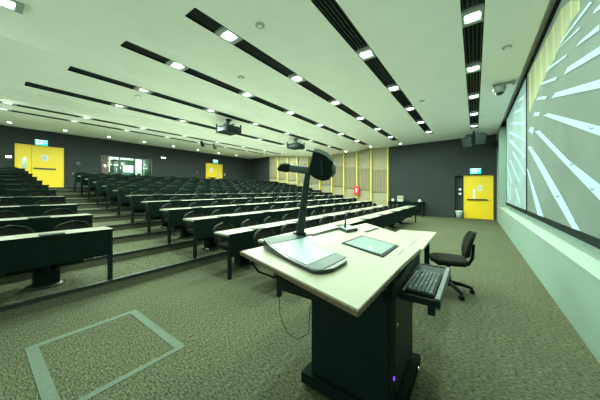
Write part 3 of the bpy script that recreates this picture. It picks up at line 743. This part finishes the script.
# keyboard
t = thing('keyboard', 'black computer keyboard on the pulled-out console tray', 'keyboard', (.28, 1.93, .77))
build_kid(MB().slab([(.205, 1.70, .772), (.205, 2.17, .772), (.375, 2.17, .772), (.375, 1.70, .772)], (0, 0, .02)), 'case', 'key', t, bevel=.004)
kk, kl = MB(), MB()
for r_ in range(6):
    for k_ in range(20):
        if k_ in (14, 18) and r_ > 0 and False: continue
        aa = .218 + r_ * .024 + (.006 if r_ == 5 else 0); yy = 1.712 + k_ * .0226
        (kl if (k_ * 7 + r_ * 3) % 11 == 0 else kk).box(aa, aa + .019, yy, yy + .0185, .792, .80)
build_kid(kk, 'keys', 'key_cap', t); build_kid(kl, 'key_legends', 'key_light', t)
build_kid(MB().box(.377, .392, 1.70, 2.17, .772, .785), 'rear_strip', 'chrome', t)
# touch panel set in the top
t = thing('touch_panel', 'flat black-framed glass touch panel lying on the console top', 'touch panel', (.7, 1.92, ZT))
scr = [(.904, 1.825), (.892, 2.245), (.492, 2.003), (.494, 1.61)]
cen = (sum(p[0] for p in scr) / 4, sum(p[1] for p in scr) / 4)
build_kid(MB().prism(scr, ZT + .0003, ZT + .008), 'bezel', 'black_metal', t, bevel=.002)
inn = [(cen[0] + (p[0] - cen[0]) * .87, cen[1] + (p[1] - cen[1]) * .86) for p in scr]
build_kid(MB().prism(inn, ZT + .0078, ZT + .0092), 'glass', 'glass_panel', t)
# document camera
t = thing('document_camera', 'grey document camera with curved base plate, tall post and round-ended head', 'document camera', (1.2, 1.5, ZT)); 
def bz(a_): return ZT + .022 + .05 * max(0, (a_ - .95) / .4) ** 1.6
def sect(mb, cols, lift, drop):            # cols: (left point, right point) pairs from back to front
    n = len(cols); vs = []
    for l_, r_ in cols:
        vs += [(l_[0], l_[1], bz(l_[0]) + lift), (r_[0], r_[1], bz(r_[0]) + lift), (l_[0], l_[1], drop if drop else bz(l_[0]) + lift - .004), (r_[0], r_[1], drop if drop else bz(r_[0]) + lift - .004)]
    fs = [(0, 1, 3, 2), (4 * n - 4, 4 * n - 3, 4 * n - 1, 4 * n - 2)]
    for i in range(n - 1):
        b_ = 4 * i; fs += [(b_, b_ + 4, b_ + 5, b_ + 1), (b_ + 2, b_ + 3, b_ + 7, b_ + 6), (b_, b_ + 2, b_ + 6, b_ + 4), (b_ + 1, b_ + 5, b_ + 7, b_ + 3)]
    return mb.add(vs, fs)
LL = [(1.345, 1.345), (1.24, 1.285), (1.12, 1.235), (.98, 1.175), (.84, 1.12), (.70, 1.075), (.655, 1.10), (.625, 1.16)]
RR = [(1.29, 1.735), (1.20, 1.715), (1.08, 1.63), (.95, 1.545), (.82, 1.48), (.70, 1.43), (.655, 1.40), (.625, 1.33)]
build_kid(sect(MB(), list(zip(LL, RR)), 0, ZT + .002), 'base', 'dark_plastic', t, bevel=.003)
def lerp(p, q, u): return (p[0] + (q[0] - p[0]) * u, p[1] + (q[1] - p[1]) * u)
cols = list(zip(LL, RR))
def col(u):                                # u in 0..6 along the base
    i = min(int(u), 6); f = u - i; return (lerp(LL[i], LL[i + 1], f), lerp(RR[i], RR[i + 1], f))
def inset(c, k): return (lerp(c[0], c[1], k), lerp(c[0], c[1], 1 - k))
build_kid(sect(MB(), [inset(col(u), .06) for u in (1.3, 1.6, 2, 2.5, 3, 3.5, 4, 4.5)], .0035, 0), 'work_surface', 'work_surface', t)
build_kid(sect(MB(), [inset(col(u), .04) for u in (.15, .6, 1.15)], .003, 0), 'control_strip', 'grey_plastic', t)
build_kid(sect(MB(), [inset(col(u), .02) for u in (4.55, 5, 5.5, 5.92)], .003, 0), 'front_grip', 'grey_plastic', t)
rv = Vector((-c_, s_, 0))     # image-right in (a, y): a falls, y grows
fw_ = Vector((s_, c_, 0))
pb = Vector((1.27, 1.70, ZT + .06)); d0 = s_ * 1.27 + c_ * 1.70
def at(px, py, dd=0.0):
    d = d0 + dd; R = (px - 300) / F * d
    return Vector((s_ * d - c_ * R, c_ * d + s_ * R, H + (190 - py) * d / F))
pm = MB(); A0, A1 = at(299.5, 238), at(307.5, 174)
wv_ = Vector((rv.x, rv.y, 0)) * .036; dv = fw_ * .02
def ring(p, k=1.0): return [p - wv_ * k - dv, p + wv_ * k - dv, p + wv_ * k + dv, p - wv_ * k + dv]
vs = [tuple(v) for v in ring(A0, 1.05) + ring(A1, .72)]
pm.add(vs, [(0, 1, 2, 3), (4, 5, 6, 7), (0, 1, 5, 4), (1, 2, 6, 5), (2, 3, 7, 6), (3, 0, 4, 7)])
build_kid(pm, 'post', 'dark_plastic', t, bevel=.006)
build_kid(MB().tube([at(293, 235.5), at(306, 235)], [.028, .028], 12), 'post_hinge', 'black_metal', t)
arm = build_kid(MB().tube([at(287, 168), at(290, 168), at(308, 170.5), at(310, 171)], [.034, .036, .034, .03], 18), 'arm', 'grey_plastic', t)
# dark rounded light hood at the arm's free end
hood = MB()
hood.tube([at(277.5, 170), at(278.5, 169.5), at(281, 168), at(285, 167.5), at(288.5, 168), at(290.5, 169.5)], [.006, .018, .034, .042, .041, .028], 18)
build_kid(hood, 'lamp_hood', 'black_metal', arm)
# head: side profile swept in depth
hp = [(313, 150), (320, 150.5), (328, 154.5), (332.5, 160), (333.5, 168), (332, 175), (329, 180), (322, 181), (314, 178), (310.5, 175), (308.5, 169), (311, 160)]
hd = MB(); n = len(hp)
front = [at(x, y, -.07) for x, y in hp]; back = [at(x, y, .07) for x, y in hp]
hd.add([tuple(v) for v in front + back], [tuple(range(n)), tuple(range(n, 2 * n))] + [(i, (i + 1) % n, n + (i + 1) % n, n + i) for i in range(n)])
head = build_kid(hd, 'head', 'black_metal', t, bevel=.012)
cap_ = MB(); cpp = [(314, 148.8), (320, 149.2), (328, 153), (333, 159), (333.8, 163), (331.5, 161), (326, 156), (319, 152.5), (314, 151.5)]
cap_.add([tuple(at(x, y, -.072)) for x, y in cpp] + [tuple(at(x, y, .072)) for x, y in cpp], [tuple(range(9)), tuple(range(9, 18))] + [(i, (i + 1) % 9, 9 + (i + 1) % 9, 9 + i) for i in range(9)])
build_kid(cap_, 'head_cover', 'light_plastic', head)
build_kid(MB().tube([at(331, 169), at(333, 169), at(335, 169)], [.075, .07, .05], 20), 'lens_end', 'grey_plastic', head)
build_kid(MB().tube([at(308, 170), at(312, 170.5)], [.03, .035], 14), 'joint', 'black_metal', head)
sp_ = MB(); sp_.add([tuple(at(x, y, -.076)) for x, y in ((320.5, 160), (322, 160), (322.5, 176), (321, 176))] + [tuple(at(x, y, -.06)) for x, y in ((320.5, 160), (322, 160), (322.5, 176), (321, 176))], [(0, 1, 2, 3), (4, 5, 6, 7), (0, 1, 5, 4), (1, 2, 6, 5), (2, 3, 7, 6), (3, 0, 4, 7)])
build_kid(sp_, 'head_seam', 'dark_plastic', head)
# microphone
t = thing('gooseneck_microphone', 'gooseneck microphone on a pale square base beside the document camera', 'microphone', (1.16, 2.42, ZT))
mq = [P(338, 229.5, ZT), P(347, 233, ZT), P(358, 231, ZT), P(349, 227.5, ZT)]
build_kid(MB().prism([q[:2] for q in mq], ZT + .0005, ZT + .03), 'base', 'dark_plastic', t, bevel=.004)
mc = (sum(q[0] for q in mq) / 4, sum(q[1] for q in mq) / 4)
build_kid(MB().prism([(mc[0] + (q[0] - mc[0]) * .9, mc[1] + (q[1] - mc[1]) * .9) for q in mq], ZT + .029, ZT + .034), 'top_plate', 'light_plastic', t)
dm = s_ * 1.19 + c_ * 2.40
def atm(px, py):
    R = (px - 300) / F * dm; return Vector((s_ * dm - c_ * R, c_ * dm + s_ * R, H + (190 - py) * dm / F))
build_kid(MB().tube([atm(345, 229.5), atm(345.3, 224), atm(345.6, 218)], [.012, .009, .006], 10), 'stalk', 'black_metal', t)
build_kid(MB().tube([atm(345.6, 218), atm(347, 214), atm(350, 211), atm(353, 209)], .0035, 8), 'gooseneck', 'black_metal', t)
build_kid(MB().tube([atm(353, 209), atm(356, 207.5)], [.009, .011], 10), 'capsule', 'black_metal', t)

# ---------------------------------------------------------------- swivel chair
t = thing('swivel_chair', 'black swivel task chair on casters at the lower desk', 'chair', (0, 0, 0))
build_kid(MB().prism([(-.22, -.15), (-.18, -.21), (.0, -.235), (.17, -.22), (.23, -.12), (.24, 0), (.23, .12), (.17, .22), (0, .235), (-.18, .21), (-.22, .15)], .43, .49), 'seat', 'seat_fabric', t, bevel=.022)
build_kid(MB().prism([(-.2, -.14), (.14, -.2), (.2, 0), (.14, .2), (-.2, .14)], .405, .43), 'seat_pan', 'black_metal', t, bevel=.005)
def bk(u, v):
    x = u * 2 - 1; hw = .185 * (1 - abs(v * 2 - 1) ** 3.2) ** .5 if 0 < v < 1 else .06
    return (-.21 - .08 * v + .035 * (x * x) + .02 * math.sin(v * math.pi), x * max(hw, .07), .51 + .36 * v)
build_kid(MB().grid(bk, 8, 12, (-.035, 0, 0)), 'backrest', 'seat_fabric', t, smooth=True)
build_kid(MB().grid(lambda u, v: (bk(u, v)[0] - .036, bk(u, v)[1] * .97, .515 + .35 * v), 8, 12, (-.012, 0, 0)), 'backrest_shell', 'black_metal', t, smooth=True)
build_kid(MB().tube([(-.10, 0, .40), (-.24, 0, .41), (-.285, 0, .50), (-.30, 0, .70)], [.02, .022, .022, .018], 10), 'back_bar', 'black_metal', t)
build_kid(MB().tube([(0, 0, .08), (0, 0, .22), (0, 0, .221), (0, 0, .41)], [.035, .035, .022, .022], 14), 'gas_lift', 'black_metal', t)
for k in range(5):
    an = 2 * math.pi * k / 5 + .5
    u, v = math.cos(an), math.sin(an)
    lg = build_kid(MB().tube([(.02 * u, .02 * v, .13), (.15 * u, .15 * v, .115), (.29 * u, .29 * v, .075)], [.032, .026, .018], 10), 'base_leg', 'black_metal', t)
    w_ = MB().tube([(.29 * u + v * .024, .29 * v - u * .024, .029), (.29 * u - v * .024, .29 * v + u * .024, .029)], .029, 14).tube([(.29 * u, .29 * v, .04), (.29 * u, .29 * v, .08)], .01, 8)
    build_kid(w_, 'caster', 'black_metal', lg)
t.location = (-.31, 4.03, 0); t.rotation_euler = (0, 0, math.radians(10))
